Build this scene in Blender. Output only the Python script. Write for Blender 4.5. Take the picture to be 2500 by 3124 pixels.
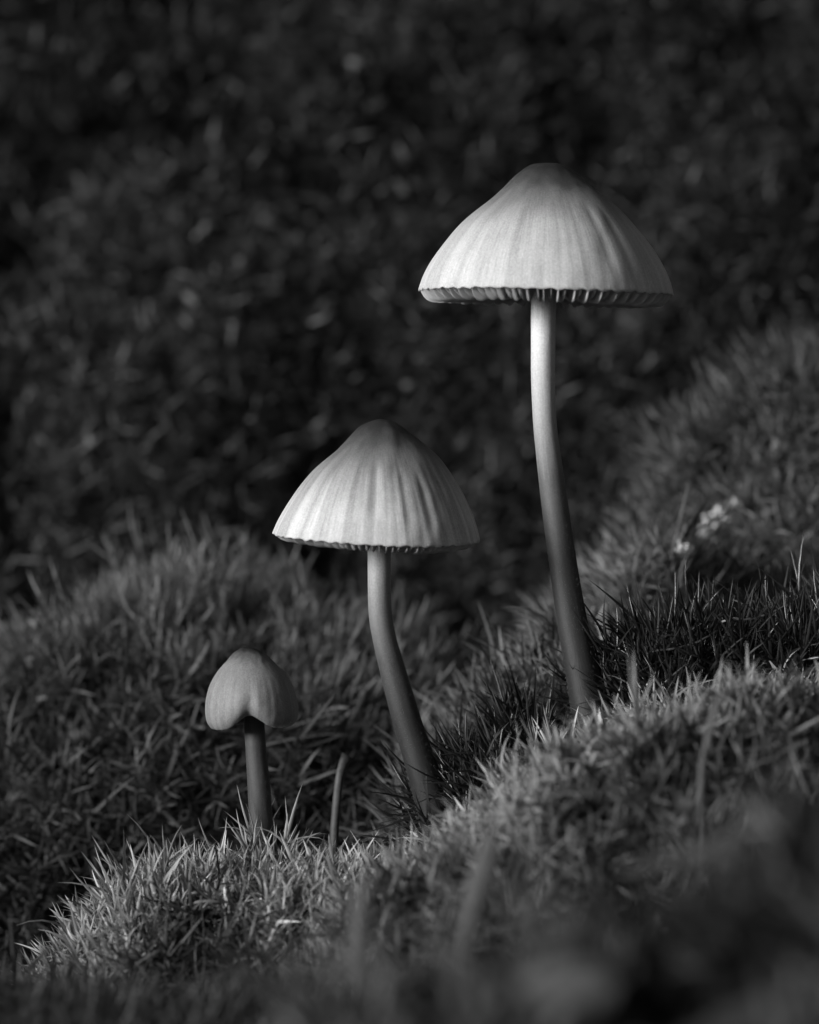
import bpy, math, random
import numpy as np
from mathutils import Matrix, Vector

for o in list(bpy.data.objects):
    bpy.data.objects.remove(o, do_unlink=True)
SC = bpy.context.scene
COL = SC.collection
MM = 0.001
rng = np.random.default_rng(7)
random.seed(7)

# ------------------------------------------------------------------ camera, sky, sun, exposure
DIST = 300.0            # mm, camera to the plane of the three stems
PX = 0.024              # mm per photograph pixel in that plane (frame 60 x 75 mm)
ZC = 34.0               # camera height, mm
cd = bpy.data.cameras.new('camera')
cam = bpy.data.objects.new('camera', cd)
COL.objects.link(cam)
cam.location = (0, -DIST * MM, ZC * MM)
cam.rotation_euler = (math.radians(90), 0, 0)
cd.sensor_fit = 'VERTICAL'
cd.sensor_height = 36.0
cd.lens = DIST * 36.0 / (3124 * PX)
cd.clip_start = 0.005
cd.clip_end = 50.0
cd.dof.use_dof = True
cd.dof.focus_distance = DIST * MM
cd.dof.aperture_fstop = cd.lens / 5.3
SC.camera = cam

SUN_AZ, SUN_EL = math.radians(-56), math.radians(13)    # azimuth from the camera's back, to its left
to_sun = Vector((math.sin(SUN_AZ) * math.cos(SUN_EL), -math.cos(SUN_AZ) * math.cos(SUN_EL), math.sin(SUN_EL)))
wd = bpy.data.worlds.new('World')
SC.world = wd
wd.use_nodes = True
nt = wd.node_tree
bg = nt.nodes['Background']
sky = nt.nodes.new('ShaderNodeTexSky')
sky.sky_type = 'NISHITA'
sky.sun_disc = False
sky.sun_elevation = SUN_EL
sky.sun_rotation = math.atan2(to_sun.x, to_sun.y)
bw = nt.nodes.new('ShaderNodeRGBToBW')                    # black-and-white film
nt.links.new(sky.outputs[0], bw.inputs[0])
nt.links.new(bw.outputs[0], bg.inputs[0])
bg.inputs[1].default_value = 0.05
sl = bpy.data.lights.new('sun', 'SUN')
sl.energy = 5.0
sl.angle = math.radians(18)
sun = bpy.data.objects.new('sun', sl)
COL.objects.link(sun)
sun.rotation_euler = (-to_sun).to_track_quat('-Z', 'Y').to_euler()
SC.view_settings.view_transform = 'Standard'
SC.view_settings.look = 'None'
SC.view_settings.gamma = 1.0
SC.view_settings.use_curve_mapping = False
SC.view_settings.exposure = 0.25
SC.cycles.use_denoising = True
SC.cycles.max_bounces = 6
SC.cycles.transparent_max_bounces = 4

# ------------------------------------------------------------------ helpers
def X(px, Y=0.0):
    return (px - 1250.0) * PX * (DIST + Y) / DIST

def Z(py, Y=0.0):
    return ZC + (1562.0 - py) * PX * (DIST + Y) / DIST

def P(px, py, Y=0.0):
    return np.array((X(px, Y), Y, Z(py, Y)))

def sstep(a, b, x):
    t = np.clip((x - a) / (b - a), 0, 1)
    return t * t * (3 - 2 * t)

_perm = np.random.default_rng(3).random((64, 64))
def vnoise(x, y):
    xi, yi = np.floor(x).astype(int), np.floor(y).astype(int)
    fx, fy = x - xi, y - yi
    fx, fy = fx * fx * (3 - 2 * fx), fy * fy * (3 - 2 * fy)
    g = lambda a, b: _perm[a % 64, b % 64]
    return (g(xi, yi) * (1 - fx) + g(xi + 1, yi) * fx) * (1 - fy) + (g(xi, yi + 1) * (1 - fx) + g(xi + 1, yi + 1) * fx) * fy

def fbm(x, y, oct=3):
    s = 0; a = 1.0
    for _ in range(oct):
        s = s + a * (vnoise(x, y) - .5); x = x * 2.03 + 11.3; y = y * 2.03 + 5.7; a *= .5
    return s

def mesh_from(name, verts, faces, attrs=None, smooth=True):
    """verts (n,3) in mm; faces (m,3) or (m,4) int"""
    me = bpy.data.meshes.new(name)
    verts = np.asarray(verts, np.float32) * MM
    faces = np.asarray(faces, np.int32)
    k = faces.shape[1]
    me.vertices.add(len(verts)); me.vertices.foreach_set('co', verts.ravel())
    me.loops.add(faces.size); me.loops.foreach_set('vertex_index', faces.ravel())
    me.polygons.add(len(faces))
    me.polygons.foreach_set('loop_start', np.arange(0, faces.size, k, dtype=np.int32))
    me.polygons.foreach_set('use_smooth', np.full(len(faces), smooth))
    for nm, arr in (attrs or {}).items():
        arr = np.asarray(arr, np.float32)
        if arr.ndim == 1:
            a = me.attributes.new(nm, 'FLOAT', 'POINT'); a.data.foreach_set('value', arr)
        else:
            a = me.attributes.new(nm, 'FLOAT_VECTOR', 'POINT'); a.data.foreach_set('vector', arr.ravel())
    me.update(calc_edges=True)
    return me

def obj(name, me, mat=None, parent=None, loc=None, kind=None):
    o = bpy.data.objects.new(name, me)
    COL.objects.link(o)
    if mat is not None and me is not None and not me.materials:
        me.materials.append(mat)
    if parent is not None:
        o.parent = parent
    if loc is not None:
        o.location = [c * MM for c in loc]
    if kind:
        o['kind'] = kind
    return o

def tag(o, label, cat, group=None):
    o['label'] = label; o['category'] = cat
    if group: o['group'] = group
    return o

# ------------------------------------------------------------------ materials
def new_mat(name):
    m = bpy.data.materials.new(name); m.use_nodes = True
    n = m.node_tree
    return m, n, n.nodes['Principled BSDF'], n.nodes['Material Output']

class G:
    """tiny node-building helper"""
    def __init__(s, nt): s.nt = nt
    def add(s, t, **kw):
        n = s.nt.nodes.new(t)
        for k, v in kw.items(): setattr(n, k, v)
        return n
    def attr(s, name, out='Fac'):
        n = s.add('ShaderNodeAttribute'); n.attribute_name = name; return n.outputs[out]
    def put(s, sock, v):
        if isinstance(v, (int, float)): sock.default_value = v
        elif isinstance(v, (tuple, list)): sock.default_value = v
        else: s.nt.links.new(v, sock)
    def math(s, op, a, b=0.0, clamp=False):
        n = s.add('ShaderNodeMath', operation=op); n.use_clamp = clamp
        s.put(n.inputs[0], a); s.put(n.inputs[1], b); return n.outputs[0]
    def noise(s, vec, scale=1.0, detail=2.0, rough=.5):
        n = s.add('ShaderNodeTexNoise'); s.put(n.inputs['Vector'], vec)
        n.inputs['Scale'].default_value = scale; n.inputs['Detail'].default_value = detail; n.inputs['Roughness'].default_value = rough
        return n.outputs['Fac']
    def vmul(s, v, f):
        n = s.add('ShaderNodeVectorMath', operation='MULTIPLY'); s.put(n.inputs[0], v); n.inputs[1].default_value = f; return n.outputs[0]
    def ramp(s, fac, stops):
        n = s.add('ShaderNodeValToRGB'); s.put(n.inputs[0], fac)
        e = n.color_ramp.elements
        while len(e) < len(stops): e.new(.5)
        for el, (p, c) in zip(e, stops): el.position = p; el.color = (c, c, c, 1)
        return n.outputs[0]
    def bump(s, h, strength, dist):
        n = s.add('ShaderNodeBump'); s.put(n.inputs['Height'], h); n.inputs['Strength'].default_value = strength; n.inputs['Distance'].default_value = dist
        return n.outputs[0]
    def maprange(s, v, a, b, c, d):
        n = s.add('ShaderNodeMapRange'); s.put(n.inputs[0], v)
        for i, q in enumerate((a, b, c, d)): n.inputs[i + 1].default_value = q
        return n.outputs[0]

def leaf_mat(name, base, spread=.45, trans=.35, gloss=.45, tip=1.35):
    m, n, bs, out = new_mat(name); g = G(n)
    tone = g.attr('tone'); s = g.attr('along')
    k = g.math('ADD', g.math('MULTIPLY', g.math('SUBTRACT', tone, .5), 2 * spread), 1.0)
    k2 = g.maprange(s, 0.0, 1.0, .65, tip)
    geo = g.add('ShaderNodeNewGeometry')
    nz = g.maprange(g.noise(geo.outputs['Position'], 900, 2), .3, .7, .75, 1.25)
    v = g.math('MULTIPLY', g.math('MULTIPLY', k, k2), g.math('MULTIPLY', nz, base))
    g.put(bs.inputs['Base Color'], v)
    bs.inputs['Roughness'].default_value = gloss
    bs.inputs['Specular IOR Level'].default_value = .35
    tr = g.add('ShaderNodeBsdfTranslucent'); g.put(tr.inputs[0], g.math('MULTIPLY', v, 1.25))
    mx = g.add('ShaderNodeMixShader'); mx.inputs[0].default_value = trans
    n.links.new(bs.outputs[0], mx.inputs[1]); n.links.new(tr.outputs[0], mx.inputs[2]); n.links.new(mx.outputs[0], out.inputs[0])
    return m

def soil_mat():
    m, n, bs, out = new_mat('soil'); g = G(n)
    geo = g.add('ShaderNodeNewGeometry')
    f = g.noise(geo.outputs['Position'], 600, 5, .65)
    g.put(bs.inputs['Base Color'], g.ramp(f, [(.3, .008), (.7, .03)]))
    bs.inputs['Roughness'].default_value = .95
    g.put(bs.inputs['Normal'], g.bump(f, .8, .001))
    return m

def cap_mat(name, stops, stria=.35, sss=.5):
    m, n, bs, out = new_mat(name); g = G(n)
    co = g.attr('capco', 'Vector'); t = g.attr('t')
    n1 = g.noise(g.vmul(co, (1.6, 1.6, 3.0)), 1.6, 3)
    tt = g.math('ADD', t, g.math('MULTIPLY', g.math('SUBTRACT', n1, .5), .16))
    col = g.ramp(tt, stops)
    st = g.noise(g.vmul(co, (10.5, 10.5, .5)), 1.0, 2.5, .5)            # striae: fast round the cap, slow down it
    stm = g.math('MULTIPLY', g.maprange(st, .38, .62, -1.0, 1.0), g.maprange(t, .25, .6, 0.0, stria))
    fib = g.noise(g.vmul(co, (70, 70, 6.0)), 1.0, 2.0, .6)            # fine fibres
    fbm_ = g.maprange(fib, .3, .7, -.11, .11)
    geo = g.add('ShaderNodeNewGeometry')
    sp = g.noise(geo.outputs['Position'], 9000, 1.0)
    spk = g.math('ADD', g.maprange(sp, .35, .75, -.10, .2), g.maprange(g.noise(g.vmul(co, (3, 3, 5)), 1.7, 4, .65), .3, .7, -.07, .07))
    k = g.math('ADD', 1.0, g.math('ADD', stm, g.math('ADD', fbm_, spk)))
    v = g.math('MULTIPLY', col, k, clamp=True)
    g.put(bs.inputs['Base Color'], v)
    g.put(bs.inputs['Roughness'], .55)
    bs.inputs['Specular IOR Level'].default_value = .25
    bs.inputs['Subsurface Weight'].default_value = sss
    bs.inputs['Subsurface Radius'].default_value = (1, 1, 1)
    bs.inputs['Subsurface Scale'].default_value = .0010
    h = g.math('ADD', g.math('MULTIPLY', fib, .5), g.math('MULTIPLY', sp, .5))
    g.put(bs.inputs['Normal'], g.bump(h, .25, .00012))
    return m

def gill_mat():
    m, n, bs, out = new_mat('gill_flesh'); g = G(n)
    e = g.attr('edge')
    g.put(bs.inputs['Base Color'], g.ramp(e, [(0, .75), (.6, .75), (.86, .68), (1, .5)]))
    bs.inputs['Roughness'].default_value = .7
    tr = g.add('ShaderNodeBsdfTranslucent'); tr.inputs[0].default_value = (.75, .75, .75, 1)
    mx = g.add('ShaderNodeMixShader'); mx.inputs[0].default_value = .5
    n.links.new(bs.outputs[0], mx.inputs[1]); n.links.new(tr.outputs[0], mx.inputs[2]); n.links.new(mx.outputs[0], out.inputs[0])
    return m

def stem_mat(name, stops):
    m, n, bs, out = new_mat(name); g = G(n)
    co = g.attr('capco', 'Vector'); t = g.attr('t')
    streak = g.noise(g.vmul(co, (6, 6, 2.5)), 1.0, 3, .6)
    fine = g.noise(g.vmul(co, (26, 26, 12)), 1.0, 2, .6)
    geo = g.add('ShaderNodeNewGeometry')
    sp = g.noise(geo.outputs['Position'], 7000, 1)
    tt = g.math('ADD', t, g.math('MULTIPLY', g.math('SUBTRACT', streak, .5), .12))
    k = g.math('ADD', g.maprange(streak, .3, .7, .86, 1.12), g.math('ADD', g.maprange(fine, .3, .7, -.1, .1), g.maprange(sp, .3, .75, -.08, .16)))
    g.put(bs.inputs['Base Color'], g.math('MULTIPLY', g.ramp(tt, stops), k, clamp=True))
    bs.inputs['Roughness'].default_value = .5
    bs.inputs['Specular IOR Level'].default_value = .3
    bs.inputs['Subsurface Weight'].default_value = .2
    bs.inputs['Subsurface Radius'].default_value = (1, 1, 1)
    bs.inputs['Subsurface Scale'].default_value = .0006
    g.put(bs.inputs['Normal'], g.bump(fine, .25, .0001))
    return m

def plain_mat(name, base, rough=.7, trans=0.0, var=.3, scale=900):
    m, n, bs, out = new_mat(name); g = G(n)
    geo = g.add('ShaderNodeNewGeometry')
    f = g.noise(geo.outputs['Position'], scale, 4, .6)
    c = g.math('MULTIPLY', g.maprange(f, .3, .7, 1 - var, 1 + var), base)
    g.put(bs.inputs['Base Color'], c)
    bs.inputs['Roughness'].default_value = rough
    g.put(bs.inputs['Normal'], g.bump(f, .4, .0003))
    if trans:
        tr = g.add('ShaderNodeBsdfTranslucent'); g.put(tr.inputs[0], c)
        mx = g.add('ShaderNodeMixShader'); mx.inputs[0].default_value = trans
        n.links.new(bs.outputs[0], mx.inputs[1]); n.links.new(tr.outputs[0], mx.inputs[2]); n.links.new(mx.outputs[0], out.inputs[0])
    return m

# ------------------------------------------------------------------ the lie of the land (all in mm)
# visible outline (photo pixels, leaf tips included), depth of the crest, lift = leaf height to take off, falloff in front and behind: (flat, k)
MOUNDS = {
    'ridge': dict(Y=0, lift=4.6, front=(1, 22), back=(0.5, 7), out=[(-900, 3500), (-300, 3080), (0, 2970), (150, 2830), (300, 2680), (450, 2560), (620, 2530), (800, 2490), (1000, 2490), (1150, 2500), (1280, 2560), (1380, 2540), (1450, 2420), (1560, 2290), (1680, 2240), (1780, 2250), (1880, 2200), (2100, 2090), (2500, 2000), (3200, 1850)]),
    'bank': dict(Y=-15, lift=5.0, front=(3, 26), back=(1, 30), out=[(900, 2900), (1150, 2620), (1330, 2560), (1450, 2450), (1600, 2310), (1750, 2210), (1900, 2140), (2200, 2090), (2500, 2050), (3200, 1980)]),
    'fore': dict(Y=-90, lift=9.5, front=(10, 40), back=(2, 14), out=[(-800, 3500), (0, 3220), (300, 3170), (700, 3090), (950, 2980), (1080, 2740), (1250, 2740), (1420, 2640), (1600, 2700), (1900, 2560), (2150, 2480), (2350, 2390), (2600, 2260), (3400, 2000)]),
    'cushion': dict(Y=41, lift=8.0, front=(3, 19), back=(4, 12), out=[(-900, 2300), (-300, 2010), (0, 1900), (180, 1770), (330, 1680), (520, 1630), (720, 1640), (900, 1690), (1060, 1760), (1200, 1800), (1290, 1870), (1340, 1990), (1400, 2300), (1500, 2900)]),
    'mound': dict(Y=18, lift=6.0, front=(1, 12), back=(2, 12), out=[(1250, 2800), (1330, 2250), (1400, 2060), (1480, 1950), (1600, 1880), (1740, 1830), (1900, 1760), (2500, 1750), (3200, 1750)]),
    'slope': dict(Y=31, lift=9.0, front=(2, 10), back=(4, 14), out=[(1500, 2700), (1690, 2000), (1760, 1730), (1840, 1560), (1920, 1420), (2010, 1340), (2080, 1400), (2160, 1540), (2350, 1560), (2600, 1500), (3300, 1350)]),
    'knoll': dict(Y=46, lift=9.5, front=(2, 5), back=(4, 14), out=[(1700, 2400), (1900, 1800), (2050, 1400), (2130, 1200), (2220, 1060), (2330, 960), (2450, 880), (2600, 820), (3300, 600)]),
    'tuft': dict(Y=4, lift=6.0, front=(0.5, 8), back=(1.5, 9), out=[(1700, 2500), (1790, 2110), (1850, 1960), (1930, 1870), (2050, 1800), (2200, 1790), (2350, 1760), (2500, 1720), (3300, 1600)]),
    'clump': dict(Y=4, lift=5.2, front=(0.5, 9), back=(1.0, 9), out=[(1230, 2900), (1320, 2600), (1370, 2330), (1430, 2150), (1540, 2080), (1640, 2080), (1700, 2160), (1760, 2400), (1850, 2800)]),
}
NAMES = list(MOUNDS) + ['bankwall', 'floor']

def mound_h(m, x, y):
    q = MOUNDS[m]; Yk = q['Y']
    xs = np.array([X(p[0], Yk) for p in q['out']]); zs = np.array([Z(p[1], Yk) for p in q['out']]) - q['lift']
    # smooth the polyline a little
    fx = np.linspace(xs[0], xs[-1], 600); fz = np.interp(fx, xs, zs)
    ker = np.hanning(25); ker /= ker.sum()
    fz = np.convolve(np.pad(fz, 12, 'edge'), ker, 'valid')
    c = np.interp(x, fx, fz, left=zs[0] - 20, right=zs[-1])
    d = Yk - y
    wob = 1.5 * fbm(x * .12 + Yk, x * 0 + 3.1)
    d = d + wob
    f = np.maximum(0, d - q['front'][0]) ** 2 / q['front'][1] + np.maximum(0, -d - q['back'][0]) ** 2 / q['back'][1]
    if m == 'cushion': f = f + 30 * sstep(25, 15, y)
    return c - f

def height(x, y, ids=False):
    hs = [mound_h(m, x, y) for m in MOUNDS]
    bump = 1.9 * fbm(x * .16, y * .16) + 4.0 * fbm(x * .055 + 7, y * .055)
    wall = ZC - 42 + np.maximum(0, y - 52) * 2.0 - np.maximum(0, y - 84) * .9 + 13 * fbm(x * .035 + 20, y * .07) + 7 * fbm(x * .11, y * .2)
    wall = np.where(y > 50, wall, -1e3)
    wall = np.minimum(wall, ZC + 150 + .1 * (y - 140))
    flo = ZC - 36 - 12 * sstep(-40, -70, y) - 25 * sstep(-140, -260, y) + 0 * x
    sx, sy = to_sun.x / math.cos(SUN_EL), to_sun.y / math.cos(SUN_EL)
    u = x * sx + y * sy; v = -x * sy + y * sx
    shade_hum = ZC + 2 + 5 * fbm(v * .03, u * .02 + 9) - (u - 175) ** 2 / 55 - np.maximum(0, np.abs(v) - 42) ** 2 / 8  # added unseen hummock toward the sun, raised to shade the low ground
    flo = np.maximum(flo, shade_hum)
    hs += [wall, flo]
    A = np.stack(hs)
    k = A.argmax(0)
    h = A.max(0)
    h = h + bump * np.where(k < len(MOUNDS), .55, .8)
    return (h, k) if ids else h

def axis_coords(a, b, step, far):
    core = np.arange(a, b + step / 2, step)
    ext = np.geomspace(step * 4, far, 14)
    return np.concatenate([a - ext[::-1], core, b + ext])

gx = axis_coords(-105, 105, 1.0, 1800.)
gy = axis_coords(-165, 135, 1.0, 1800.)
GX, GY = np.meshgrid(gx, gy)
GH, GK = height(GX, GY, True)
nxg, nyg = len(gx), len(gy)
gv = np.stack([GX.ravel(), GY.ravel(), GH.ravel()], 1)
ii = (np.arange(nyg - 1)[:, None] * nxg + np.arange(nxg - 1)[None]).ravel()
gf = np.stack([ii, ii + 1, ii + 1 + nxg, ii + nxg], 1)
ground = obj('ground', mesh_from('ground', gv, gf), soil_mat(), kind='structure')

# ------------------------------------------------------------------ moss
def leaf_template(bend, stations, fold, shape):
    """strip along +z bending to +x, width along y; 3 verts a station and a tip"""
    vs, al = [], []
    ang, x, z = 0.0, 0.0, 0.0
    ss = np.linspace(0, 1, stations + 1)
    for i, s in enumerate(ss):
        if i:
            ang = bend * s; ds = ss[i] - ss[i - 1]
            x += math.sin(ang) * ds; z += math.cos(ang) * ds
        if i == stations:
            vs.append((x, 0, z)); al.append(1.0)
        else:
            w = .5 * (.55 + .45 * min(1, s / .25)) * (1 - s ** shape)
            if fold:
                vs += [(x, -w, z), (x - fold * w * 2, 0, z), (x, w, z)]; al += [s] * 3
            else:
                vs += [(x, -w, z), (x, w, z)]; al += [s] * 2
    c = 3 if fold else 2
    fs = []
    for i in range(stations - 1):
        for j in range(c - 1):
            a = i * c + j
            fs += [(a, a + 1, a + 1 + c), (a, a + 1 + c, a + c)]
    a = (stations - 1) * c; tip = len(vs) - 1
    for j in range(c - 1): fs.append((a + j, a + j + 1, tip))
    return np.array(vs), np.array(fs), np.array(al)

BENDS = [-.5, -.2, .1, .3, .55, .9, 1.3]
T_NEAR = [leaf_template(b, 4, .045, 1.7) for b in BENDS]
T_FAR = [leaf_template(b, 3, 0, 2.0) for b in BENDS]

def unit(v):
    return v / np.maximum(1e-9, np.linalg.norm(v, axis=-1, keepdims=True))

def sample_ground(names, density, xr, yr):
    """area-weighted random points on the ground cells that belong to the named mounds"""
    want = np.isin(GK, [NAMES.index(n) for n in names])
    cell = want[:-1, :-1] & (GX[:-1, :-1] > xr[0]) & (GX[:-1, :-1] < xr[1]) & (GY[:-1, :-1] > yr[0]) & (GY[:-1, :-1] < yr[1])
    j, i = np.nonzero(cell)
    dx = GX[j, i + 1] - GX[j, i]; dy = GY[j + 1, i] - GY[j, i]
    hx = (GH[j, i + 1] - GH[j, i]) / dx; hy = (GH[j + 1, i] - GH[j, i]) / dy
    area = dx * dy * np.minimum(5, np.sqrt(1 + hx * hx + hy * hy))
    cnt = rng.poisson(area * density)
    r = np.repeat(np.arange(len(j)), cnt)
    u, v = rng.random(len(r)), rng.random(len(r))
    jj, iv = j[r], i[r]
    x = GX[jj, iv] + u * dx[r]; y = GY[jj, iv] + v * dy[r]
    z = (GH[jj, iv] * (1 - u) + GH[jj, iv + 1] * u) * (1 - v) + (GH[jj + 1, iv] * (1 - u) + GH[jj + 1, iv + 1] * u) * v
    nrm = unit(np.stack([-hx[r], -hy[r], np.ones(len(r))], 1))
    return np.stack([x, y, z], 1), nrm

def in_view(p, margin=1.18):
    s = DIST / (DIST + p[:, 1])
    return (np.abs(p[:, 0] * s) < 30 * margin) & (np.abs((p[:, 2] - ZC) * s) < 37.5 * margin)

def hidden(p, tol=3.0, steps=36):
    """is the straight line to the camera blocked by ground more than tol deep"""
    c = np.array((0, -DIST, ZC)); out = np.zeros(len(p), bool)
    for f in np.linspace(.012, .55, steps):
        q = p + (c - p) * f
        h = height(q[:, 0], q[:, 1])
        out |= (h > q[:, 2] + tol)
    return out

def grow(pts, nrm, sh):
    """leaf frames for one shoot at each point"""
    n = len(pts); nl = sh['leaves']
    ax = unit(nrm * sh.get('wn', .6) + np.array((0, 0, 1.)) * sh.get('wu', .6) + np.array(sh.get('lean', (0, 0, 0))) + rng.normal(0, sh.get('wr', .25), (n, 3)))
    hgt = sh['h'] * (.55 + .75 * rng.random(n)) * np.maximum(.35, 1 + 1.5 * fbm(pts[:, 0] * .35, pts[:, 1] * .35 + pts[:, 2] * .3, 2))
    up = np.where(np.abs(ax[:, 2:3]) < .9, np.array([[0, 0, 1.]]), np.array([[1., 0, 0]]))
    e1 = unit(np.cross(ax, up)); e2 = np.cross(ax, e1)
    s = (np.arange(nl)[None] + rng.random((n, nl))) / nl
    phi = np.arange(nl)[None] * 2.4 + rng.random((n, 1)) * 6.28 + rng.normal(0, .3, (n, nl))
    spread = np.radians(sh.get('a0', 65) * (1 - s) + sh.get('a1', 14) * s) + rng.normal(0, .16, (n, nl))
    rad = e1[:, None] * np.cos(phi)[..., None] + e2[:, None] * np.sin(phi)[..., None]
    d = unit(ax[:, None] * np.cos(spread)[..., None] + rad * np.sin(spread)[..., None])
    pos = pts[:, None] + ax[:, None] * (hgt[:, None] * (s * .9 + .02))[..., None]
    L = sh['L'] * (.4 + 1.0 * rng.random((n, nl)) ** 1.3) * (.75 + .5 * hgt[:, None] / sh['h'])
    W = sh['W'] * (.7 + .6 * rng.random((n, nl)))
    tone = np.clip(.5 + sh.get('patch', .5) * fbm(pts[:, 0] * .07 + 3, pts[:, 1] * .05 + pts[:, 2] * .07, 3)[:, None] + rng.normal(0, .2, (n, 1)) + rng.normal(0, .17, (n, nl)), 0, 1.3)
    pale = rng.random((n, nl)) < sh.get('pale', .02)
    tone = np.where(pale, 1.5, tone)
    ex = unit(rad - d * (rad * d).sum(-1, keepdims=True))
    tw = rng.normal(0, .35, (n, nl, 1))
    ey = np.cross(d, ex)
    ex = unit(ex + ey * tw); ey = np.cross(d, ex)
    lo, hi = sh.get('bend', (0, 6))
    k = rng.integers(lo, hi + 1, (n, nl))
    f = lambda a: a.reshape(-1, *a.shape[2:])
    return dict(pos=f(pos), ex=f(ex), ey=f(ey), ez=f(d), L=f(L), W=f(W), tone=f(tone), k=f(k), s=f(s))

def pick(a, m):
    return {k: v[m] for k, v in a.items()}

def join(*sets):
    return {k: np.concatenate([q[k] for q in sets]) for k in sets[0]}

def leaf_mass(name, a, T, mat, parent, origin):
    n = len(a['L']); nv = len(T[0][0]); fs = T[0][1]
    V = np.stack([t[0] for t in T])[a['k']]
    co = a['pos'][:, None] + a['L'][:, None, None] * (V[..., 0:1] * a['ex'][:, None] + V[..., 2:3] * a['ez'][:, None]) + a['W'][:, None, None] * V[..., 1:2] * a['ey'][:, None]
    co = co.reshape(-1, 3) - origin
    faces = (np.arange(n)[:, None, None] * nv + fs[None]).reshape(-1, 3)
    at = {'tone': np.repeat(a['tone'], nv), 'along': np.tile(T[0][2], n)}
    return obj(name, mesh_from(name, co, faces, at), mat, parent, kind='stuff')

_leafmesh = {}
def leaf_parts(a, T, mat, parent, origin):
    """the same leaves as objects of their own, sharing mesh data"""
    for i in range(len(a['L'])):
        lv = min(3, int(a['tone'][i] * 2.6))
        key = (id(T), mat.name, int(a['k'][i]), lv)
        if key not in _leafmesh:
            v, f, al = T[a['k'][i]]
            me = mesh_from('leaf', v, f, {'tone': np.full(len(v), (.2, .45, .7, 1.3)[lv]), 'along': al})
            me.materials.append(mat); _leafmesh[key] = me
        o = bpy.data.objects.new('leaf', _leafmesh[key]); COL.objects.link(o); o.parent = parent
        p = (a['pos'][i] - origin) * MM
        ex, ey, ez = a['ex'][i] * a['L'][i], a['ey'][i] * a['W'][i], a['ez'][i] * a['L'][i]
        o.matrix_local = Matrix(((ex[0], ey[0], ez[0], p[0]), (ex[1], ey[1], ez[1], p[1]), (ex[2], ey[2], ez[2], p[2]), (0, 0, 0, 1)))

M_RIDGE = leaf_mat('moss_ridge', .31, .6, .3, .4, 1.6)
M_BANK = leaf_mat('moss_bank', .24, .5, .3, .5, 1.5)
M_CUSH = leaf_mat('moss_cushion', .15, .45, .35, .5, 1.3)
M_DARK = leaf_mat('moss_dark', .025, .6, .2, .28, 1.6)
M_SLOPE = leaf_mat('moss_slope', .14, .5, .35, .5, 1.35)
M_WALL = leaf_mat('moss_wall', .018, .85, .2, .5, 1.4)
M_FRONT_SHADE = leaf_mat('moss_front_shade', .075, .7, .25, .4, 1.6)  # ridge and bank moss again, with their shade painted into the colour
M_SKIRT_SHADE = leaf_mat('moss_skirt_shade', .05, .6, .3, .5, 1.4)  # lower part of the cushion, darkened in colour to stand for shade
M_HOLLOW_SHADE = leaf_mat('moss_hollow_shade', .03, .7, .25, .4, 1.5)  # sparse dark moss, with the shade of the slope mixed into its colour
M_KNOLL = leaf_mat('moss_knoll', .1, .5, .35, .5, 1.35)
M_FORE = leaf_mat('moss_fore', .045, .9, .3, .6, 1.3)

def moss(label, names, mat, sh, density, xr=(-100, 100), yr=(-165, 130), near=True, nparts=0, keep_hidden=.3, sel=None, name='moss_cushion', focus=9, cond=None):
    p, nm = sample_ground(names, density, xr, yr)
    v = in_view(p)
    v |= rng.random(len(p)) < .12
    if cond is not None: v &= cond(p)
    p, nm = p[v], nm[v]
    hd = hidden(p)
    kp = (~hd) | (rng.random(len(p)) < keep_hidden)
    p, nm, hd = p[kp], nm[kp], hd[kp]
    a = grow(p, nm, sh)
    org = p.mean(0); org[2] = height(np.array([org[0]]), np.array([org[1]]))[0]
    root = obj(name, None, loc=org); root.empty_display_size = .005
    tag(root, label, 'moss')
    T = T_NEAR if near else T_FAR
    m = np.zeros(len(a['L']), bool)
    if nparts:
        tip = a['pos'] + a['ez'] * a['L'][:, None]
        ok = (~np.repeat(hd, sh['leaves'])) & (np.abs(a['pos'][:, 1]) < focus) & in_view(tip, .98) & (a['s'] > .45)
        idx = np.nonzero(ok)[0]
        sc = a['L'][idx] * a['W'][idx] * (.6 + .8 * rng.random(len(idx)))
        m[idx[np.argsort(-sc)[:nparts]]] = True
    if nparts: leaf_parts(pick(a, m), T, mat, root, org)
    leaf_mass('leaf_mass', pick(a, ~m), T, mat, root, org)
    return root

def x_in(a, b, Y):
    return lambda p: (p[:, 0] > X(a, Y)) & (p[:, 0] < X(b, Y))

right_of = lambda p: p[:, 0] > X(2070, 28) + 10 * fbm(p[:, 1] * .12 + 3, p[:, 2] * .2, 3)
def low(p, a, b):      # ragged boundary between plain moss and its copy in painted shade: a mm in front of the crest
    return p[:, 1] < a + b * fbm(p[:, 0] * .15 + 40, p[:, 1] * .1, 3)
moss('sunlit ridge of upright pale moss blades that the two shorter mushrooms rise from', ['ridge'], M_RIDGE,
     dict(leaves=10, h=2.2, L=1.9, W=.30, wn=.5, wu=.6, wr=.4, a0=65, a1=14, bend=(0, 6), pale=.06, patch=.1), 2.1, yr=(-40, 12), nparts=220, cond=lambda p: ~low(p, -10, 8))
moss('shaggy moss hanging down the front of the sunlit ridge, shade put into its colour', ['ridge', 'floor'], M_FRONT_SHADE,
     dict(leaves=9, h=2.4, L=2.2, W=.32, wn=.7, wu=.4, wr=.55, a0=72, a1=18, bend=(0, 6), pale=.03), 1.3, yr=(-70, 8), nparts=100, focus=30, cond=lambda p: low(p, -10, 8))
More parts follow.
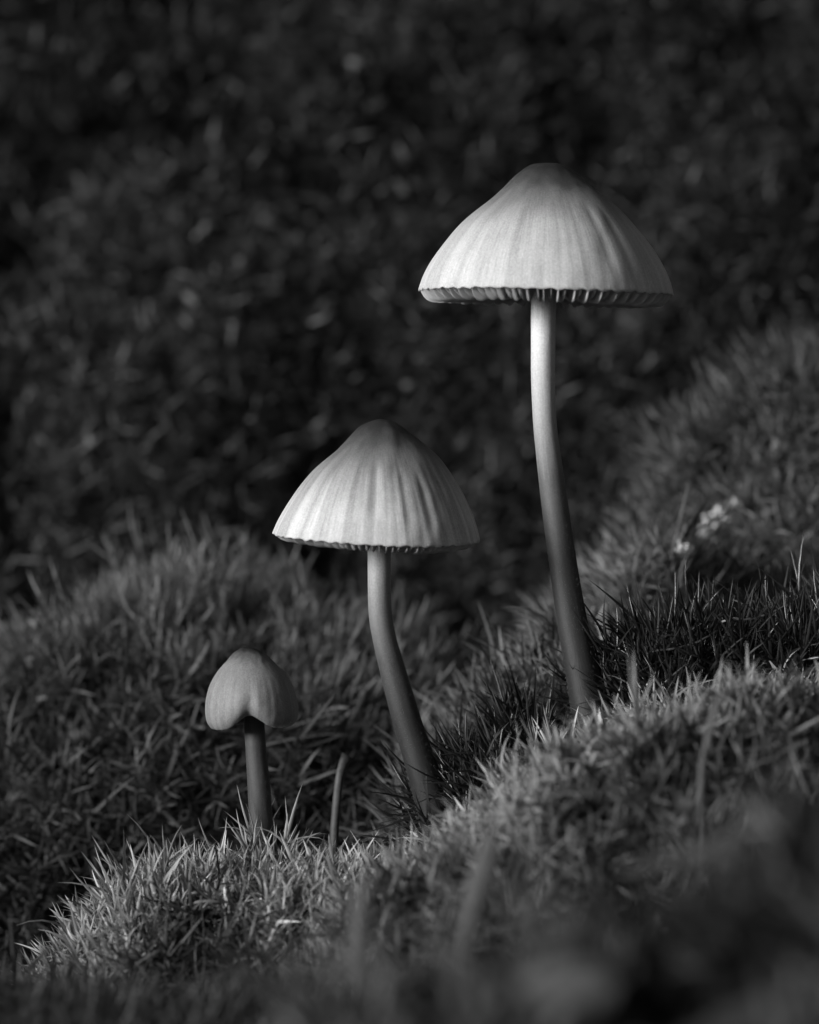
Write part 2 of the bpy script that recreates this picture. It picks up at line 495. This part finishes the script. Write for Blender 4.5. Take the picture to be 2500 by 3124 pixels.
moss('soft pale hump of short moss in front of the tallest mushroom\'s foot', ['bank'], M_BANK,
     dict(leaves=11, h=2.1, L=1.6, W=.29, wn=.6, wu=.5, wr=.42, a0=68, a1=18, pale=.04, patch=.2), 2.2, yr=(-60, 5), nparts=100, focus=30, cond=lambda p: ~low(p, -21, 11))
moss('creased moss below the pale hump in front of the tallest mushroom, darkened in colour as shade', ['bank'], M_FRONT_SHADE,
     dict(leaves=9, h=2.6, L=2.2, W=.34, wn=.7, wu=.4, wr=.5, a0=72, a1=18, pale=.03), 1.1, yr=(-60, 5), nparts=60, focus=45, cond=lambda p: low(p, -21, 11))  # front of the bank: shade given by the darker leaf colour
moss('dark out-of-focus moss clump lying below and in front of the ridge', ['fore'], M_FORE,
     dict(leaves=9, h=4.2, L=3.4, W=.75, wn=.5, wu=.65, wr=.5, a0=65, a1=15, pale=.10), .65, yr=(-150, -75), cond=lambda p: fbm(p[:, 0] * .16 + 4, p[:, 1] * .16, 2) > .04)
moss('coarse moss skirt below the feathery cushion and behind the ridge, painted dim for shade', ['cushion'], M_SKIRT_SHADE,
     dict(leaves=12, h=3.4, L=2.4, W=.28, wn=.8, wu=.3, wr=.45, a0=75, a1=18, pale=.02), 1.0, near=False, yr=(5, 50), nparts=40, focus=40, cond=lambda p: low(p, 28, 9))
moss('large feathery grey moss cushion behind the smallest mushroom', ['cushion'], M_CUSH,
     dict(leaves=18, h=3.8, L=1.8, W=.2, wn=.7, wu=.5, wr=.28, a0=52, a1=12, pale=.01), 1.5, near=False, yr=(5, 60), nparts=60, focus=50, cond=lambda p: ~low(p, 28, 9))
moss('moss mound in the gap between the two taller mushroom stems', ['mound'], M_SLOPE,
     dict(leaves=13, h=3.0, L=2.3, W=.28, wn=.6, wu=.6, wr=.3, a0=60, a1=14, pale=.04), 1.1, yr=(2, 40), nparts=40, focus=40, cond=lambda p: ~right_of(p))
moss('pale moss slope rising behind the tallest stem and the dark spiky tuft', ['slope'], M_SLOPE,
     dict(leaves=15, h=3.2, L=2.0, W=.25, wn=.75, wu=.35, wr=.25, lean=(-.25, 0, 0), a0=60, a1=14, pale=.03), 1.5, near=False, yr=(5, 60), nparts=40, focus=40, cond=lambda p: ~right_of(p))
moss('thin dark moss in the hollow around the pale lichen lump, with shade added to its colour', ['slope', 'mound'], M_HOLLOW_SHADE,
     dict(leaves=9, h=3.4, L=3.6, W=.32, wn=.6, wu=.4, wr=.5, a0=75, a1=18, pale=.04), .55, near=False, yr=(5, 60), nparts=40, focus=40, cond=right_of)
moss('soft moss knoll crowning the slope against the dark bank', ['knoll'], M_KNOLL,
     dict(leaves=15, h=3.6, L=2.0, W=.25, wn=.7, wu=.4, wr=.25, lean=(-.2, 0, 0), a0=60, a1=14), 1.4, near=False, yr=(20, 70))
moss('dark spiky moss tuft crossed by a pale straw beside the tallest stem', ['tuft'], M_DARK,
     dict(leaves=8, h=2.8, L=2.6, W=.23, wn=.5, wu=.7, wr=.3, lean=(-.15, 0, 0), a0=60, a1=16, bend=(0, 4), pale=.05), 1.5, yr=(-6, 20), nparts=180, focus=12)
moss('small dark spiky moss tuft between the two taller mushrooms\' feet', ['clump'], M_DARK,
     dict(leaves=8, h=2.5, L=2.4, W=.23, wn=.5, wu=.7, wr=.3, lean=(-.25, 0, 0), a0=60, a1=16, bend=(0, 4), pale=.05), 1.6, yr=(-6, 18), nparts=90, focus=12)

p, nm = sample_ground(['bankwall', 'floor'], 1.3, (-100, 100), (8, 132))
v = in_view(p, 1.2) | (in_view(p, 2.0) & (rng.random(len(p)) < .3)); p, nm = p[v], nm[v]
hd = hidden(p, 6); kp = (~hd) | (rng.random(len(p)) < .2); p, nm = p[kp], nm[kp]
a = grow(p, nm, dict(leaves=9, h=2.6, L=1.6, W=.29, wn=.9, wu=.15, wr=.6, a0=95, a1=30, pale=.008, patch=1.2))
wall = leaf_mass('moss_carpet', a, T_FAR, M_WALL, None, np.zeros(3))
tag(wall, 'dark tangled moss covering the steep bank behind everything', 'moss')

# ------------------------------------------------------------------ mushrooms
def smooth_poly(pts, n, it=3):
    pts = np.array(pts, float)
    d = np.r_[0, np.cumsum(np.linalg.norm(np.diff(pts, axis=0), axis=1))]
    s = np.linspace(0, d[-1], n)
    q = np.stack([np.interp(s, d, pts[:, i]) for i in range(pts.shape[1])], 1)
    w = max(3, n // 14) | 1
    ker = np.hanning(w + 2)[1:-1]; ker /= ker.sum()
    for _ in range(it):
        e0 = 2 * q[0] - q[1:w // 2 + 1][::-1]; e1 = 2 * q[-1] - q[-w // 2:-1][::-1]
        ext = np.concatenate([e0, q, e1])
        q = np.stack([np.convolve(ext[:, i], ker, 'valid') for i in range(q.shape[1])], 1)
    return q

def make_cap(root, base, apex, left, right, Y, mat, gm, tilt=0.0, droop=0.0, N=50, gd=.6, rim=.985, gup=0.0, notch=None, pleat=.010, thick=.55, seed=1, furrow=None, gtop=.3):
    s = PX * (DIST + Y) / DIST
    M, K = 72, 256
    prof = []
    for side, sg in ((left, -1), (right, 1)):
        q = [((p[0] - apex[0]) * sg * s, (apex[1] - p[1]) * s) for p in side]
        q = [(-q[0][0], q[0][1])] + [(0, 0)] + q if False else [(0, 0)] + q
        ar = np.array(q)
        # mirror over the axis before smoothing so the crown stays round
        mir = np.concatenate([ar[1:][::-1] * (-1, 1), ar])
        sm = smooth_poly(mir, 2 * M * 2 + 1, 2)
        h = len(sm) // 2
        half = sm[h:]; half[0, 0] = 0
        d = np.r_[0, np.cumsum(np.linalg.norm(np.diff(half, axis=0), axis=1))]; d /= d[-1]
        tt = np.linspace(0, 1, M)
        prof.append(np.stack([np.interp(tt, d, half[:, 0]), np.interp(tt, d, half[:, 1])], 1))
    pl, pr = prof
    t = np.linspace(0, 1, M)
    th = np.arange(K) / K * 2 * np.pi
    w = (1 + np.cos(th)) / 2
    w = w * w * (3 - 2 * w)
    front = np.maximum(0, -np.sin(th))
    R = pl[None, :, 0] * (1 - w[:, None]) + pr[None, :, 0] * w[:, None]
    H = pl[None, :, 1] * (1 - w[:, None]) + pr[None, :, 1] * w[:, None]
    rs = np.random.default_rng(seed)
    # pleats over the gills, uneven
    ph = rs.random() * 6
    amp = .6 + 1.2 * vnoise(th * 2.2 + seed * 7, th * 0 + seed)
    pl_ = pleat * amp[:, None] * np.sin(N * th[:, None] + ph + 1.6 * np.sin(3 * th[:, None] + seed)) * sstep(.3, .75, t)[None]
    lump = .024 * R[:, -1].mean() * (fbm(np.cos(th)[:, None] * 1.8 + t[None] * 2 + seed * 3, np.sin(th)[:, None] * 1.8 + t[None] * 1.3, 3)) * sstep(0, .3, t)[None]
    rough = .07 * fbm(np.cos(th)[:, None] * t[None] * 14 + seed, np.sin(th)[:, None] * t[None] * 14, 2) * sstep(.5, .15, t)[None] * sstep(0, .05, t)[None]
    side = 1 - np.abs(np.cos(th)) ** 8           # leave the two outlines alone
    R = R + (pl_ + lump * side[:, None]) ; H = H + rough
    H = H - droop * sstep(.2, 1, t)[None] * (front - np.maximum(0, np.sin(th)))[:, None]
    # finely toothed margin
    tooth = .10 * (vnoise(th * 38, th * 0 + seed) - .5) + .05 * np.sin(N * th + ph)
    H = H + tooth[:, None] * min(1, R[:, -1].mean() / 8) ** 1.5 * sstep(.94, 1, t)[None]
    if notch:
        dth = (th - notch[0] + np.pi) % (2 * np.pi) - np.pi
        g1 = np.exp(-(dth / notch[2]) ** 2); g2 = np.exp(-(dth / .13) ** 2)
        H = H + (notch[1] * g1)[:, None] * sstep(.45, 1, t)[None]
        R = R - (notch[3] * g2)[:, None] * sstep(.35, 1, t)[None]
    if furrow:
        for f0, dep, wid, ta, tb in furrow:
            dth = (th - f0 + np.pi) % (2 * np.pi) - np.pi
            R = R - dep * np.exp(-(dth / wid) ** 2)[:, None] * (sstep(ta, ta + .15, t) * sstep(tb + .15, tb, t))[None]
    R = np.maximum(R, 0)
    tk = (.16 + thick * (1 - t) ** .8)
    dR = np.gradient(R, axis=1); dH = np.gradient(H, axis=1)
    ln = np.sqrt(dR ** 2 + dH ** 2) + 1e-9
    dH = np.minimum(dH, -.02 * ln); ln = np.sqrt(dR ** 2 + dH ** 2) + 1e-9
    Ri = np.maximum(0, R + dH / ln * tk); Hi = H - dR / ln * tk
    Hi[:, 0] = H[:, 0] - tk[0]; Ri[:, 0] = 0; Ri = np.maximum.accumulate(Ri, 1) * .999 + Ri * .001 if notch is None else Ri
    ct, sn = np.cos(th)[:, None], np.sin(th)[:, None]
    a0 = np.array((X(apex[0], Y), Y, Z(apex[1], Y)))
    def shell(R, H): return np.stack([R * ct, R * sn, H], -1)
    vo, vi = shell(R, H), shell(Ri, Hi)
    verts = np.concatenate([vo.reshape(-1, 3), vi.reshape(-1, 3)])
    cap_t = np.tile(t, K); cap_c = np.stack([np.repeat(np.cos(th), M) * np.minimum(1, cap_t * 3), np.repeat(np.sin(th), M) * np.minimum(1, cap_t * 3), cap_t], 1)
    k0 = np.arange(K)[:, None] * M + np.arange(M - 1)[None]
    k1 = ((np.arange(K) + 1) % K)[:, None] * M + np.arange(M - 1)[None]
    fo = np.stack([k0, k0 + 1, k1 + 1, k1], -1).reshape(-1, 4)
    fi = np.stack([k0, k1, k1 + 1, k0 + 1], -1).reshape(-1, 4) + K * M
    ro = np.arange(K) * M + M - 1; rn = np.roll(ro, -1)
    fr = np.stack([ro, ro + K * M, rn + K * M, rn], 1)
    org = a0 - base
    rot = Matrix.Rotation(math.radians(tilt), 3, 'Y')
    me = mesh_from('cap', verts, np.concatenate([fo, fi, fr]), {'capco': np.concatenate([cap_c, cap_c]), 't': np.concatenate([cap_t, cap_t])})
    cap = obj('cap', me, mat, root, loc=org)
    # gills: one mesh, turned and stretched to the margin at each bearing
    def gill(jb, r0):
        mx = int(R[jb].argmax()); Rr = R[jb, mx]; Hr = H[jb, -1]
        q = np.argsort(Ri[jb])
        xs = np.linspace(r0, rim, 20)
        top = np.interp(xs * Rr, Ri[jb, :mx + 1], Hi[jb, :mx + 1]) + .12
        u = (xs - r0) / (rim - r0)
        bot = Hr + .02 + gup - gd * np.sin(np.pi * np.clip(u, 0, 1) ** 2.2) ** .7 - .07 * sstep(0, .5, u) * (1 - sstep(.9, 1, u))
        if r0 < .3: bot = bot + (1 - sstep(0, .4, u)) * 1.5
        bot = np.minimum(bot, top - .1)
        rows = np.array([0, .5, .8, .93, 1.0]); nr, nx = len(rows), len(xs)
        z = top[:, None] + (bot - top)[:, None] * rows[None]
        hw = .06 * (1 - .7 * rows)
        V = np.stack([np.stack([np.repeat((xs * Rr)[:, None], nr, 1), np.repeat(sg * hw[None], nx, 0), z], -1) for sg in (-1, 1)]).reshape(-1, 3)
        a = (np.arange(nx - 1)[:, None] * nr + np.arange(nr - 1)[None]).ravel()
        f1 = np.stack([a, a + nr, a + nr + 1, a + 1], 1); f2 = np.stack([a, a + 1, a + nr + 1, a + nr], 1) + nx * nr
        e = np.arange(nx - 1) * nr + nr - 1; f3 = np.stack([e, e + nr, e + nr + nx * nr, e + nx * nr], 1)
        ed = np.tile(np.where(rows > .99, 1, rows * .9), 2 * nx)
        me = mesh_from('gill', V, np.concatenate([f1, f2, f3]), {'edge': ed}); me.materials.append(gm)
        return me
    for i in range(N):
        for r0, off in ((.16, 0), (.55, .5)):
            ang = ((i + off + rs.normal(0, .08)) / N * 2 * np.pi) % (2 * np.pi)
            g = obj('gill', gill(int(round(ang / (2 * np.pi) * K)) % K, r0), None, cap)
            g.rotation_euler = (0, 0, ang)
    return cap

def make_stem(root, base, rows, Y, mat, hairs, hmat, seed, top_in=1.2):
    """rows: (py, x left, x right) photo pixels down the stem"""
    s = PX * (DIST + Y) / DIST
    cl = [((l + r) / 2, py, (r - l) / 2) for py, l, r in rows]
    cl = smooth_poly(cl, 90, 2)
    c = np.stack([(cl[:, 0] - 1250) * s, np.full(len(cl), Y), ZC + (1562 - cl[:, 1]) * s], 1)
    tan = unit(np.gradient(c, axis=0))
    horiz = np.abs(tan[:, 2])
    rad = cl[:, 2] * s * horiz
    K = 48
    th = np.arange(K) / K * 2 * np.pi
    e2 = np.array((0, 1., 0)); e1 = unit(np.cross(e2, tan)) * -1
    lat = np.cos(th)[None, :, None] * e1[:, None] * -1 + np.sin(th)[None, :, None] * e2
    rr = rad[:, None] * (1 + .03 * fbm(np.cos(th)[None] * 1.5 + seed, np.arange(len(c))[:, None] * .06 + np.sin(th)[None] * 1.5, 3))
    v = c[:, None] + lat * rr[..., None]
    n = len(c)
    tt = np.repeat(np.linspace(0, 1, n), K)
    L = np.linalg.norm(np.diff(c, axis=0), axis=1).sum()
    co = np.stack([np.tile(np.cos(th), n), np.tile(np.sin(th), n), tt * L * .08], 1)
    i0 = np.arange(n - 1)[:, None] * K + np.arange(K)[None]; i1 = np.arange(n - 1)[:, None] * K + (np.arange(K)[None] + 1) % K
    f = np.stack([i0, i1, i1 + K, i0 + K], -1).reshape(-1, 4)
    me = mesh_from('stem', v.reshape(-1, 3) - base, f, {'t': tt, 'capco': co})
    st = obj('stem', me, mat, root)
    # fine bristles, denser towards the foot
    rs = np.random.default_rng(seed)
    u = rs.random(hairs * 3); u = u[rs.random(len(u)) < sstep(.12, .95, u) * .9 + .02][:hairs]
    a = rs.random(len(u)) * 2 * np.pi
    idx = np.clip((u * (n - 1)).astype(int), 0, n - 1)
    fr = (u * (n - 1) - idx)[:, None]; nx_ = np.clip(idx + 1, 0, n - 1)
    cc = c[idx] * (1 - fr) + c[nx_] * fr
    nn = np.cos(a)[:, None] * e1[idx] * -1 + np.sin(a)[:, None] * e2
    b = cc + nn * (rad[idx][:, None] * .97)
    dirn = unit(nn + rs.normal(0, .55, (len(u), 3)))
    ln = (.06 + .13 * rs.random(len(u)))[:, None] * (.6 + .7 * u[:, None])
    side = unit(np.cross(dirn, rs.normal(0, 1, (len(u), 3)))) * .006
    side2 = unit(np.cross(dirn, side)) * .006
    hv = np.stack([b + side, b - side * .5 + side2 * .87, b - side * .5 - side2 * .87, b + dirn * ln], 1).reshape(-1, 3) - base
    q = np.arange(len(u))[:, None] * 4
    hf = np.concatenate([q + np.array([[0, 1, 3]]), q + np.array([[1, 2, 3]]), q + np.array([[2, 0, 3]])])
    obj('fine_hair', mesh_from('fine_hair', hv, hf, smooth=False), hmat, st, kind='stuff')
    return st

M_GILL = gill_mat()
M_HAIR = plain_mat('stem_hair', .26, .6, .3)
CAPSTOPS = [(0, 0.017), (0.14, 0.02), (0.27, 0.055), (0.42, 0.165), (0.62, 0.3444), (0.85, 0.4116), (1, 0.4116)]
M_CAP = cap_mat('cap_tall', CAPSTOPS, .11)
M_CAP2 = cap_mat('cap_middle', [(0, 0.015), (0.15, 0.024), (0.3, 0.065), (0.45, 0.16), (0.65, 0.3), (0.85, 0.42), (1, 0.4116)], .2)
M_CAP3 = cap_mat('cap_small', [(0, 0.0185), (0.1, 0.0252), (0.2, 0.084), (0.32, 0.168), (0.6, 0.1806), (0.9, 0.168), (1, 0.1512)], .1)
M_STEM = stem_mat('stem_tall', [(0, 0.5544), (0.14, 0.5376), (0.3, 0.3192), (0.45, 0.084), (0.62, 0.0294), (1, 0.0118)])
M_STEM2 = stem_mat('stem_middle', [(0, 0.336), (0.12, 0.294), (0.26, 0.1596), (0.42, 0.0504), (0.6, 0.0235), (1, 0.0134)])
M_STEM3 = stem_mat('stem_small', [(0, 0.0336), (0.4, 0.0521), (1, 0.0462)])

def mushroom(label, bx, by, Y):
    b = P(bx, by, Y)
    r = obj('mushroom', None, loc=b); r.empty_display_size = .01
    tag(r, label, 'mushroom', 'mushrooms on the moss ridge')
    return r, b

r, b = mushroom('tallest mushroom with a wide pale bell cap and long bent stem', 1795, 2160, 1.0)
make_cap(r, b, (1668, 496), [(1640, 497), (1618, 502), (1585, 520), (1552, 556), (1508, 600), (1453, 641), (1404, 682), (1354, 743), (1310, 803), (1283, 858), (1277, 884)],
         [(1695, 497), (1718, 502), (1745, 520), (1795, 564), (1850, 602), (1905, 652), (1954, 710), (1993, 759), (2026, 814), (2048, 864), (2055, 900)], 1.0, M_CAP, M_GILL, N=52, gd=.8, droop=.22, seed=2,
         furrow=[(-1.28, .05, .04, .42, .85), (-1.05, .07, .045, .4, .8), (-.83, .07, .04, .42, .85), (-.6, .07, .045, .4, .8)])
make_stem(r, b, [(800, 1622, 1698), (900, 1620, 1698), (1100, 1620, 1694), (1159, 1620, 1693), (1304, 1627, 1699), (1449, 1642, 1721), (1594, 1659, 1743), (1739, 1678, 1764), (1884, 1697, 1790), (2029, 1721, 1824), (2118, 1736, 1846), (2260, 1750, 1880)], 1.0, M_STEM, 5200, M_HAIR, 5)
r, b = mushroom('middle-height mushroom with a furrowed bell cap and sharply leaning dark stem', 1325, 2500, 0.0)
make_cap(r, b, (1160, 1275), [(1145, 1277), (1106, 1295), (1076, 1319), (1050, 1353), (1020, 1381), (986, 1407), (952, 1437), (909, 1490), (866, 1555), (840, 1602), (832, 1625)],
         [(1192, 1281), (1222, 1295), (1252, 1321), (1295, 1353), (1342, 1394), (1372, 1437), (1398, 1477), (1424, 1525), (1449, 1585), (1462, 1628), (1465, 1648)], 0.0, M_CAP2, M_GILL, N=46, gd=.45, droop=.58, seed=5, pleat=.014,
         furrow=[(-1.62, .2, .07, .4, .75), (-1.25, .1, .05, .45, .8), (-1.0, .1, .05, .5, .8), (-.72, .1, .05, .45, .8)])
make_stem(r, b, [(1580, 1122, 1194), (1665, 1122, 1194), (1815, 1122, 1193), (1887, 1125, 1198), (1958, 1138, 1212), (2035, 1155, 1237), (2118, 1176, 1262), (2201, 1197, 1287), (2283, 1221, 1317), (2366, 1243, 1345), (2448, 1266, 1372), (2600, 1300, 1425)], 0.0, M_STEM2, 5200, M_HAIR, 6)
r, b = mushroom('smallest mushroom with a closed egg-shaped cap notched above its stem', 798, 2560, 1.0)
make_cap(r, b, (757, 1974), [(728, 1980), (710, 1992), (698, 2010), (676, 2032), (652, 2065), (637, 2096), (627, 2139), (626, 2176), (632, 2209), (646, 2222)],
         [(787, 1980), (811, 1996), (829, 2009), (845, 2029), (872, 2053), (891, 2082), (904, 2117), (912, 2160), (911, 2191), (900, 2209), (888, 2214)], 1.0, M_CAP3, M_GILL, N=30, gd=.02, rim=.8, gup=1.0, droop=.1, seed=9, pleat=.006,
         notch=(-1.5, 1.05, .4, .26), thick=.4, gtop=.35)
make_stem(r, b, [(2060, 748, 803), (2200, 744, 807), (2300, 750, 814), (2400, 756, 826), (2530, 762, 834), (2700, 768, 844)], 1.0, M_STEM3, 1200, M_HAIR, 7)

# ------------------------------------------------------------------ litter lying in the moss
def hit(px, py, lift=0.0):
    """where the line of sight through a photo pixel meets the ground, raised by lift mm"""
    Yv = np.arange(-140, 135, .25)
    h = height((px - 1250) * PX * (DIST + Yv) / DIST, Yv) + lift
    z = ZC + (1562 - py) * PX * (DIST + Yv) / DIST
    k = np.nonzero(h >= z)[0]
    return float(Yv[k[0]]) if len(k) else 80.0

def tube(name, path, radii, mat, label, cat, group=None, K=10, seed=0, flat=1.0, lift=None, root=False):
    """path (px, py, Y); radii in photo px"""
    if lift is not None:
        m = path[len(path) // 2]; Ym = hit(m[0], m[1], lift) - m[2]
        path = [(a, b, c + Ym) for a, b, c in path]
    if root:          # run the foot down into the ground
        a, b, c = path[0]; gz = float(height(np.array([X(a, c)]), np.array([c]))[0]) - .8
        pb = 1562 - (gz - ZC) / (PX * (DIST + c) / DIST)
        if pb > b + 10:
            path = [(a - 8, pb, c)] + list(path); radii = [radii[0] * .7] + list(radii)
    q = smooth_poly([(a, b, c, r) for (a, b, c), r in zip(path, radii)], 28, 1)
    c = np.array([P(a, b, d) for a, b, d, _ in q]); rad = q[:, 3] * PX * (DIST + q[:, 2]) / DIST
    tan = unit(np.gradient(c, axis=0))
    e1 = unit(np.cross(tan, np.array((0.13, 1., 0.07)))); e2 = np.cross(tan, e1)
    th = np.arange(K) / K * 2 * np.pi
    rr = rad[:, None] * (1 + .25 * fbm(np.cos(th)[None] + seed, np.arange(len(c))[:, None] * .25 + np.sin(th)[None], 2))
    v = c[:, None] + (np.cos(th)[None, :, None] * e1[:, None] + flat * np.sin(th)[None, :, None] * e2[:, None]) * rr[..., None]
    n = len(c); base = c[np.argmin(c[:, 2])]
    i0 = np.arange(n - 1)[:, None] * K + np.arange(K)[None]; i1 = np.arange(n - 1)[:, None] * K + (np.arange(K)[None] + 1) % K
    f = np.stack([i0, i1, i1 + K, i0 + K], -1).reshape(-1, 4)
    v = np.concatenate([v.reshape(-1, 3), c[:1], c[-1:]])
    t0 = np.stack([np.roll(np.arange(K), -1), np.arange(K), np.full(K, n * K), np.full(K, n * K)], 1)
    t1 = np.stack([np.arange(K), np.roll(np.arange(K), -1), np.full(K, n * K), np.full(K, n * K)], 1) + (n - 1) * K; t1[:, 2:] = n * K + 1
    f = np.concatenate([np.concatenate([f[:, :3], f[:, [0, 2, 3]]]), t0[:, :3], t1[:, :3]])
    o = obj(name, mesh_from(name, v - base, f), mat, loc=base)
    return tag(o, label, cat, group)

M_STRAW = plain_mat('straw', .42, .6, .2)
M_PALE = plain_mat('pale_leaf', .30, .6, .4)
M_LICHEN = plain_mat('lichen', .6, .9, .1, .35, 1600)
M_TWIG = plain_mat('twig', .035, .8)
M_STALK = plain_mat('moss_stalk', .06, .6, .1)
M_FBLADE = plain_mat('blade', .13, .6, .45)

Yt = MOUNDS['tuft']['Y']
tube('straw', [(2200, 1898, Yt - 3), (2235, 1888, Yt - 3), (2270, 1890, Yt - 3), (2310, 1886, Yt - 2.5), (2345, 1872, Yt - 2)], [3, 5, 4, 4, 2], M_STRAW, 'thin pale straw lying across the dark spiky moss tuft', 'straw', lift=5.0)
tube('rootlet', [(1965, 2000, Yt - 4), (2000, 1985, Yt - 4), (2060, 1980, Yt - 4), (2130, 1960, Yt - 4), (2190, 1925, Yt - 3.5), (2210, 1900, Yt - 3)], [3, 4, 4, 4, 4, 2], M_STALK, 'thin curved rootlet looping under the straw in the dark tuft', 'rootlet', lift=5.0)
Yr = hit(2470, 1640, 3)
tube('dry_stalk', [(2380, 1690, Yr), (2440, 1655, Yr), (2480, 1630, Yr), (2560, 1560, Yr), (2640, 1500, Yr)], [5, 12, 18, 20, 18], M_STRAW, 'thick pale dry stem slanting out of the moss slope', 'stem', lift=5.0)
tube('twig', [(2020, 1830, 8), (2060, 1808, 8), (2120, 1795, 8.5), (2200, 1780, 9), (2300, 1740, 10), (2380, 1690, 11)], [6, 8, 9, 8, 8, 6], M_TWIG, 'dark thin twig lying behind the dark spiky tuft', 'twig', lift=5.0)
tube('moss_stalk', [(1300, 2260, 7), (1322, 2200, 7), (1334, 2150, 7), (1332, 2110, 7.5), (1315, 2085, 8), (1290, 2088, 8)], [9, 9, 8, 8, 8, 9], M_STALK, 'curled moss stalk standing right behind the leaning dark stem', 'stalk', lift=5.0, root=True)
tube('moss_stalk', [(1022, 2520, 8), (1028, 2440, 8), (1036, 2370, 8), (1046, 2325, 8), (1062, 2305, 8)], [13, 13, 12, 13, 18], M_STALK, 'short stubby moss stalk between the two shorter mushrooms', 'stalk', root=True)
tube('needle', [(1345, 2300, 2), (1362, 2360, 2), (1382, 2420, 2), (1400, 2480, 2)], [3, 8, 10, 9], M_TWIG, 'dark needle stuck in the moss against the leaning stem\'s foot', 'needle')
tube('leaf_fragment', [(1150, 2285, 9), (1172, 2298, 9), (1198, 2302, 9), (1222, 2292, 9), (1240, 2280, 9)], [4, 9, 11, 9, 5], M_STRAW, 'pale curled leaf fragment left of the leaning dark stem', 'leaf', flat=.5, lift=5.0)
tube('leaf_fragment', [(1318, 2262, 6), (1332, 2278, 6), (1345, 2300, 6), (1352, 2322, 6)], [10, 20, 18, 8], M_STRAW, 'pale blunt leaf fragment right of the leaning dark stem', 'leaf', flat=.5, lift=5.0)
tube('leaf_fragment', [(1880, 1990, 9), (1850, 1940, 9), (1838, 1890, 9), (1852, 1840, 9)], [10, 22, 20, 8], M_STRAW, 'pale broad leaf fragment hugging the tallest stem\'s lower right side', 'leaf', flat=.4, lift=5.0)
# out-of-focus blades in front
tube('grass_blade', [(1095, 3020, -62), (1085, 2880, -62), (1098, 2760, -62), (1120, 2680, -62), (1128, 2650, -62)], [20, 26, 24, 16, 2], M_FBLADE, 'pale blurred upright grass blade standing before the moss ridge', 'grass', flat=.3, root=True)
tube('grass_blade', [(1420, 2860, -50), (1450, 2740, -50), (1478, 2640, -50), (1498, 2560, -50), (1505, 2500, -50)], [22, 32, 32, 20, 2], M_FBLADE, 'broad blurred pointed grass blade before the pale moss hump', 'grass', flat=.2, root=True)
tube('grass_blade', [(2140, 2330, -34), (2165, 2240, -34), (2180, 2160, -34), (2200, 2110, -34), (2235, 2095, -34)], [8, 10, 10, 7, 2], M_FBLADE, 'slim arching blurred grass blade on the pale moss hump', 'grass', flat=.4, root=True)
tube('dead_leaf', [(1590, 3020, -112), (1680, 3005, -112), (1780, 3000, -112), (1880, 3030, -112)], [30, 62, 66, 30], M_FBLADE, 'blurred grey dead leaf lying in the dark foreground moss', 'leaf', flat=.3)
tube('dry_twig', [(1900, 2660, -85), (2080, 2620, -85), (2230, 2570, -85), (2420, 2470, -85)], [18, 26, 26, 16], M_STALK, 'blurred dry twig slanting over the dark foreground moss', 'twig')
# pale scraps caught on the bank behind
for px, py, ln, an, w in ((1228, 580, 34, -50, 13), (735, 800, 8, 20, 13), (590, 920, 34, -35, 11), (1245, 1180, 24, 10, 11), (280, 1350, 36, -70, 14), (1085, 195, 26, -15, 12), (625, 700, 34, 55, 10)):
    Yh = hit(px, py, 5.0)
    ca, sa = math.cos(math.radians(an)), -math.sin(math.radians(an))
    tube('leaf_scrap', [(px - ln * ca, py - ln * sa, Yh + 1.5), (px - ln * .3 * ca, py - ln * .3 * sa - 4, Yh), (px + ln * .4 * ca, py + ln * .4 * sa - 3, Yh), (px + ln * ca, py + ln * sa, Yh + 1.5)], [w * .6, w, w, w * .5], plain_mat('scrap', .13, .6, .3) if px == 1228 else bpy.data.materials['scrap'],
         'small pale leaf scrap caught in the dark moss of the steep bank', 'leaf', 'pale scraps on the bank', K=8, seed=px, flat=.5)

def lichen(spots, label):
    """crumbly lump of small frilled lobes; spots (px, py, radius px)"""
    V, F = [], []; off = 0
    rs = np.random.default_rng(4); base = None
    for px, py, r in spots:
        if base is None: Yh = hit(px, py, 7.0)
        c = P(px, py, Yh)
        base = c if base is None else base
        for _ in range(16):
            nu, nv = 10, 7
            cc = c + rs.normal(0, .6, 3) * r * PX * np.array((1, .6, 1))
            rad = r * PX * (.22 + .33 * rs.random())
            u = np.arange(nu) / nu * 2 * np.pi; w = np.linspace(.05, np.pi - .05, nv)
            U, W_ = np.meshgrid(u, w)
            k = rs.random() * 30
            rr = rad * (1 + 1.3 * fbm(np.cos(U) * 1.8 + k, np.sin(U) * 1.8 * np.sin(W_) + W_ * 2, 3))
            v = np.stack([rr * np.sin(W_) * np.cos(U), rr * np.sin(W_) * np.sin(U), rr * np.cos(W_)], -1).reshape(-1, 3) + cc
            i0 = (np.arange(nv - 1)[:, None] * nu + np.arange(nu)[None]); i1 = np.arange(nv - 1)[:, None] * nu + (np.arange(nu)[None] + 1) % nu
            V.append(v); F.append(np.stack([i0, i0 + nu, i1 + nu, i1], -1).reshape(-1, 4) + off); off += len(v)
    o = obj('lichen', mesh_from('lichen', np.concatenate(V) - base, np.concatenate(F)), M_LICHEN, loc=base)
    return tag(o, label, 'lichen')
lichen([(2160, 1600, 22), (2150, 1630, 20), (2190, 1570, 20), (2210, 1590, 18), (2175, 1645, 16), (2165, 1690, 15), (2150, 1700, 12), (2205, 1555, 14)], 'pale crumbly lichen lump on the moss slope above the dark tuft')
lichen([(2245, 1535, 12)], 'tiny pale lichen crumb above the larger lichen lump')
lichen([(2080, 1670, 15), (2100, 1675, 10)], 'small pale lichen crumb left of the larger lichen lump')
